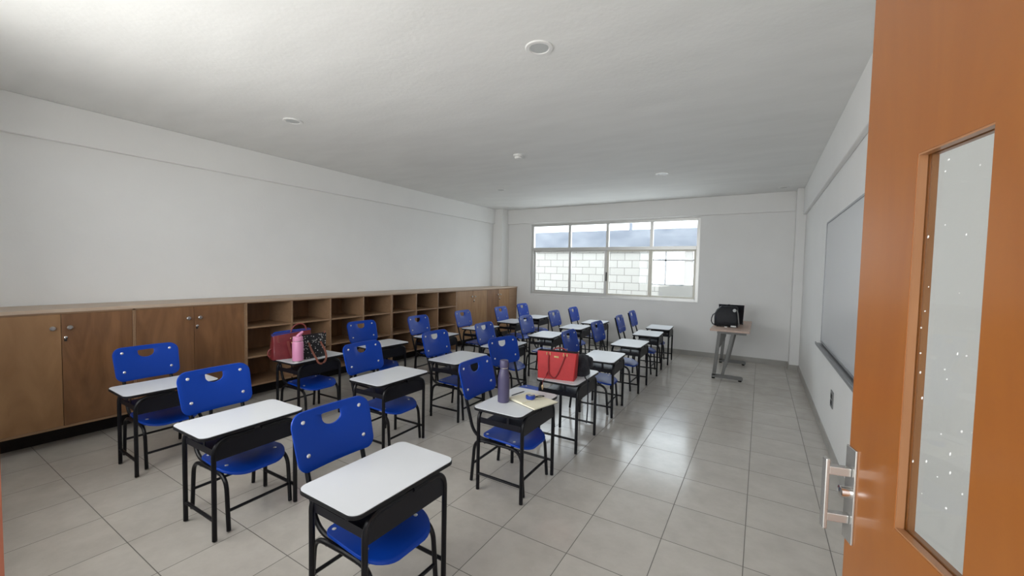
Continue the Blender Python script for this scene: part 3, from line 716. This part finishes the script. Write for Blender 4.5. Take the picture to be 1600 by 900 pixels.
bb = empty('fabric_bag', (-1.320, 3.392, ZT), 0.0, label='crumpled black fabric bag slumped beside the bright red tote', cat='bag')
MB().rings(blob(0.125, 0.205, 0.182, 3, 0.014)).build('bag_body', M['fabric'], bb, 60)
MB().rings(blob(0.07, 0.12, 0.10, 8, 0.014)).build('side_pocket', M['fabric'], bb, 60, loc=(0.035, 0.055, 0.055))
sp_ = [(0.050, -0.09, 0.08), (0.072, -0.13, 0.035), (0.095, -0.160, 0.012), (0.112, -0.168, 0.002), (0.120, -0.172, -0.02), (0.122, -0.165, -0.12), (0.121, -0.160, -0.25), (0.121, -0.176, -0.36)]
MB().ribbon(sp_, (0.5, 1, 0), 0.012, 0.003).build('strap', M['fabric'], bb, 0)

# maroon handbag, pink bottle, dotted bag on the same desk
mg = empty('handbag', (-3.962, 2.315, ZT), math.radians(74), label='dark maroon leather handbag with blue lining standing beside the pink bottle', cat='bag')
R, I = tote_body(0.36, 0.335, 0.150, 0.080, 0.252, 10, 0.012)
rs_ = random.Random(2)
R = [[(x*(1+0.02*math.sin(9*z+y*30)), y+0.006*math.sin(22*x+40*z), z*(1+0.45*x)) for x, y, z in ring] for ring in R]
I = [[(x, y, z*(1+0.45*x)) for x, y, z in ring] for ring in I]
body = MB().rings(R, cap=False); body.add(R[0], [tuple(range(len(R[0])-1, -1, -1))]); body.build('bag_body', M['maroon'], mg, 40)
li = MB().rings([[(x*1.02, y*1.08, z) for x, y, z in rr_] for rr_ in ([[(x, y, z-0.012) for x, y, z in R[-1]]] + [[(x, y, z+0.002) for x, y, z in R[-1]]])] + I, cap=False)
li.add(I[-1], [tuple(range(len(I[-1])))]); li.build('lining', M['bluelining'], mg, 40)
MB().tube(arc((0.0, 0.02, 0.235), (0.145, 0.02, 0.255), 0.078, 16), 0.007, 8).build('top_handle', M['maroonstrap'], mg)
MB().ribbon([(-0.045, -0.048, 0.19), (-0.042, -0.075, 0.13), (-0.030, -0.093, 0.06), (-0.01, -0.100, 0.015)], (1, 0, 0), 0.022, 0.004).build('front_strap', M['maroonstrap'], mg, 0)
MB().ribbon([(-0.125, -0.045, 0.232), (-0.130, -0.055, 0.20), (-0.128, -0.070, 0.165)], (1, 0, 0), 0.014, 0.004).build('zip_tab', M['maroonstrap'], mg, 0)
ch = MB()
for (x, z) in ((-0.02, 0.195), (0.0, 0.185), (0.012, 0.165), (-0.012, 0.155)): ch.lathe([(0.003, 0), (0.008, 0.002), (0.008, 0.006), (0.003, 0.008)], (x, -0.070+0.25*(z-0.16), z), 10, 0, (Vector((1, 0, 0)), Vector((0, 0, 1)), Vector((0, -1, 0))))
ch.build('gold_clasp', M['brass'], mg)
MB().tube(arc((-0.175, 0.0, 0.10), (-0.178, 0.0, 0.02), 0.0, 10, (-1, 0, 0), 0.028), 0.007, 8).build('side_loop', M['maroonstrap'], mg)

kb = empty('water_bottle', (-3.722, 2.238, ZT), label='pink bottle with a flip straw lid standing between two handbags', cat='bottle')
MB().lathe([(0.046, 0.010), (0.049, 0.014), (0.049, 0.180), (0.046, 0.190), (0.042, 0.194)], (0, 0, 0), 28).build('bottle_body', M['pink'], kb)
MB().lathe([(0.044, 0), (0.047, 0.002), (0.047, 0.012)], (0, 0, 0), 28).build('base_ring', M['steel'], kb)
MB().lathe([(0.041, 0.192), (0.041, 0.199)], (0, 0, 0), 28).build('neck_ring', M['steel'], kb)
MB().lathe([(0.045, 0.199), (0.046, 0.203), (0.044, 0.236), (0.038, 0.240)], (0, 0, 0), 28).build('lid', M['pinklid'], kb)
MB().tube([(0.0, -0.012, 0.234), (0.004, 0.004, 0.252), (0.012, 0.032, 0.276), (0.015, 0.042, 0.281)], [0.013, 0.013, 0.012, 0.009], 12).tube([(0.002, 0.024, 0.238), (0.012, 0.036, 0.272)], 0.007, 8).build('straw_spout', M['pinklid'], kb)

dg = empty('handbag', (-3.790, 2.432, ZT), PI/2, label='black handbag with white dots and brown straps', cat='bag')
R, I = tote_body(0.222, 0.262, 0.095, 0.065, 0.215, 8)
R = [[(x, y, z + (0.018*(abs(x)/0.13)**2 if z > 0.2 else 0)) for x, y, z in ring] for ring in R]
body = MB().rings(R, cap=False); body.add(R[0], [tuple(range(len(R[0])-1, -1, -1))]); body.build('bag_body', M['dots'], dg, 40)
li = MB().rings([R[-1]]+I, cap=False); li.add(I[-1], [tuple(range(len(I[-1])))]); li.build('lining', M['lining'], dg, 40)
yd = lambda z: -(0.0475+(0.0325-0.0475)*z/0.215)
pth = [(-0.072, -0.046, 0.160), (-0.066, -0.068, 0.11), (-0.058, -0.102, 0.055), (-0.047, -0.132, 0.008), (-0.033, -0.142, -0.03), (-0.005, -0.145, -0.045), (0.030, -0.143, -0.034), (0.056, -0.134, 0.0), (0.069, -0.11, 0.04), (0.070, -0.082, 0.085), (0.062, -0.056, 0.125), (0.055, -0.044, 0.155)]
pv = [Vector(p) for p in pth]; fine = []
for i in range(len(pv)-1):
    p0, p1, p2, p3 = pv[max(i-1, 0)], pv[i], pv[i+1], pv[min(i+2, len(pv)-1)]
    for k in range(4):
        t = k/4; fine.append(0.5*((2*p1)+(p2-p0)*t+(2*p0-5*p1+4*p2-p3)*t*t+(3*p1-p0-3*p2+p3)*t**3))
fine.append(pv[-1])
MB().ribbon(fine, (1, 0.0, 0.35), 0.018, 0.004).build('strap', M['tan'], dg, 0)
MB().box(-0.026, 0.014, yd(0.17)-0.004, yd(0.17)+0.002, 0.166, 0.178).build('name_plate', M['steel'], dg, 0, 0.001)
ri = MB()
for x in (-0.074, 0.060): ri.lathe([(0.007, 0), (0.010, 0.002), (0.007, 0.005)], (x, yd(0.165)-0.001, 0.170), 10, 0, (Vector((1, 0, 0)), Vector((0, 0, 1)), Vector((0, -1, 0))))
ri.build('strap_rings', M['steel'], dg)
MB().tube([(0.125, 0.0, 0.225), (0.132, 0.0, 0.238), (0.128, 0.0, 0.250)], 0.006, 8).build('zip_pull', M['tan'], dg)

# ------------------------------------------------------------------ teacher's table
td = empty('teacher_table', (-0.345, 7.09, 0), label='table with pale wood top and slanted grey metal legs by the window wall', cat='table')
X0, X1, Y0, Y1 = -0.245, 0.245, -0.72, 0.72
MB().box(X0, X1, Y0, Y1, 0.692, 0.72).build('tabletop', M['tdesk'], td, 0, 0.003)
for yy in (-0.61, 0.60):
    y0, y1 = yy-0.022, yy+0.022
    def bar(p, q_, w_=0.046):
        (xa, za), (xb, zb_) = p, q_; m_ = MB()
        m_.add([(xa-w_/2, y0, za), (xa+w_/2, y0, za), (xa+w_/2, y1, za), (xa-w_/2, y1, za), (xb-w_/2, y0, zb_), (xb+w_/2, y0, zb_), (xb+w_/2, y1, zb_), (xb-w_/2, y1, zb_)],
               [(0, 3, 2, 1), (4, 5, 6, 7), (0, 1, 5, 4), (1, 2, 6, 5), (2, 3, 7, 6), (3, 0, 4, 7)]); return m_
    bar((-0.178, 0.045), (-0.130, 0.655)).build('leg', M['grey'], td, 0, 0.003)
    bar((-0.070, 0.06), (0.040, 0.655), 0.042).build('leg', M['grey'], td, 0, 0.003)
    MB().add([(-0.205, y0, 0.02), (0.185, y0, 0.02), (0.185, y0, 0.052), (0.165, y0, 0.066), (-0.205, y0, 0.066), (-0.205, y1, 0.02), (0.185, y1, 0.02), (0.185, y1, 0.052), (0.165, y1, 0.066), (-0.205, y1, 0.066)],
             [(0, 1, 2, 3, 4), (9, 8, 7, 6, 5), (0, 5, 6, 1), (1, 6, 7, 2), (2, 7, 8, 3), (3, 8, 9, 4), (4, 9, 5, 0)]).build('foot_bar', M['grey'], td, 0)
    MB().box(-0.158, 0.205, y0, y1, 0.652, 0.692).build('top_rail', M['grey'], td, 0, 0.003)
    for x in (-0.185, 0.150): MB().lathe([(0.02, 0), (0.022, 0.004), (0.022, 0.02)], (x, yy, 0), 12).build('foot_pad', M['rubber'], td)
MB().box(-0.150, -0.115, -0.59, 0.58, 0.45, 0.64).build('back_panel', M['grey'], td, 0, 0.002)

ZTT = 0.72
tb = empty('backpack', (-0.425, 6.90, ZTT), 0.08, label='bulging black bag on the pale wood table', cat='bag')
R = []
for k, (z, w_, d_, xo) in enumerate(((0, 0.295, 0.17, 0), (0.012, 0.312, 0.185, 0), (0.10, 0.318, 0.18, 0), (0.18, 0.310, 0.16, 0.002), (0.235, 0.288, 0.13, 0.010), (0.272, 0.255, 0.10, 0.024), (0.288, 0.238, 0.075, 0.030), (0.296, 0.21, 0.045, 0.032))):
    R.append([(x+xo+0.004*math.sin(30*z+9*y), y+0.005*math.sin(14*x+20*z), z) for x, y in rrect(w_, d_, min(0.045, d_/2.3), 6)])
MB().rings(R).build('bag_body', M['leatherblk'], tb, 60)
MB().tube(arc((0.0, 0, 0.290), (0.062, 0, 0.292), 0.028, 12), 0.005, 8).build('top_handle', M['leatherblk'], tb)
MB().tube([(-0.150, -0.02, 0.175), (-0.176, -0.03, 0.160), (-0.194, -0.04, 0.11), (-0.196, -0.04, 0.06), (-0.178, -0.03, 0.02), (-0.150, -0.02, 0.010)], 0.0075, 8).build('side_strap', M['leatherblk'], tb)
MB().ribbon([(0.135, -0.070, 0.25), (0.150, -0.084, 0.20), (0.158, -0.095, 0.13), (0.166, -0.10, 0.06), (0.172, -0.098, 0.012)], (1, 0, 0), 0.014, 0.004).build('hanging_strap', M['grey'], tb, 0)
MB().lathe([(0.02, 0), (0.024, 0.004), (0.02, 0.010)], (0.105, -0.066, 0.238), 14, 0, (Vector((1, 0, 0)), Vector((0, 0.25, 0.97)), Vector((0, -1, 0.25)))).build('grey_tag', M['diffuser'], tb)
lt = empty('laptop', (-0.372, 7.20, ZTT), 0.0, label='open dark laptop standing behind the bulging black bag', cat='laptop')
MB().box(-0.165, 0.165, 0.0, 0.23, 0, 0.016).build('keyboard_base', M['screen'], lt, 0, 0.003)
ld = MB().add([(x*(1.0 if z < 0.1 else 1.09)+ (0.0), -0.10*(z-0.016)/0.29+t_, z) for t_ in (0, 0.008) for z in (0.016, 0.306) for x in (-0.160, 0.160)],
             [(0, 1, 3, 2), (4, 6, 7, 5), (0, 4, 5, 1), (2, 3, 7, 6), (0, 2, 6, 4), (1, 5, 7, 3)])
ld.build('lid', M['screen'], lt, 0, 0.002)
cg = empty('charger', (-0.385, 6.72, ZTT), 0.05, label='white charger with coiled black cables lying before the bulging black bag', cat='charger')
MB().box(0.035, 0.105, -0.02, 0.02, 0, 0.026).build('power_brick', M['whiteplastic'], cg, 0, 0.005)
cb_ = MB()
for cx_, cy_, rr_, tl in ((-0.115, 0.0, 0.034, 0.9), (-0.005, 0.02, 0.042, 0.8)):
    cb_.tube([(cx_+rr_*math.cos(a), cy_+rr_*0.45*math.sin(a), 0.005+rr_*tl*(1+math.sin(a))*0.55) for a in [2*PI*k/20 for k in range(21)]], 0.0035, 6)
cb_.tube([(-0.15, -0.01, 0.005), (-0.08, -0.02, 0.006), (0.0, -0.025, 0.006), (0.05, -0.03, 0.005), (0.12, -0.02, 0.005), (0.125, 0.01, 0.012), (0.105, 0.01, 0.013)], 0.004, 6)
cb_.build('cable', M['rubber'], cg)
MB().box(-0.045, -0.01, -0.045, -0.032, 0, 0.012).build('plug', M['whiteplastic'], cg, 0, 0.002)

# ------------------------------------------------------------------ ceiling fittings
def downlight(x, y, label, r=0.085):
    t = empty('ceiling_light', (x, y, ZC), label=label, cat='light', group='round recessed ceiling lights')
    MB().lathe([(r, 0), (r, -0.004), (r*0.95, -0.008), (r*0.72, -0.008), (r*0.66, -0.003)], (0, 0, 0), 32).build('trim_ring', M['whiteplastic'], t)
    MB().lathe([(r*0.655, -0.002), (r*0.655, -0.0045)], (0, 0, 0), 32).build('diffuser', M['diffuser'], t)
downlight(-1.205, 2.243, 'round white ceiling light straight above the aisle row, largest in view')
downlight(-3.80, 2.245, 'round white ceiling light above the handbag desk, cupboard side')
downlight(-1.21, 5.87, 'round white ceiling light above the window end of the aisle row')
downlight(-3.83, 5.87, 'round white ceiling light above the window end of the cupboard row')
downlight(0.24, 7.60, 'round white ceiling light in the corner above the pier by the window wall', 0.075)
sd = empty('smoke_detector', (-2.50, 4.19, ZC), label='small white smoke detector in the middle of the ceiling', cat='smoke detector')
MB().lathe([(0.058, 0), (0.058, -0.012), (0.055, -0.018)], (0, 0, 0), 24).build('base', M['whiteplastic'], sd)
MB().lathe([(0.040, -0.018), (0.045, -0.030), (0.040, -0.042), (0.022, -0.048)], (0, 0, 0), 24).build('sensor_cap', M['whiteplastic'], sd)
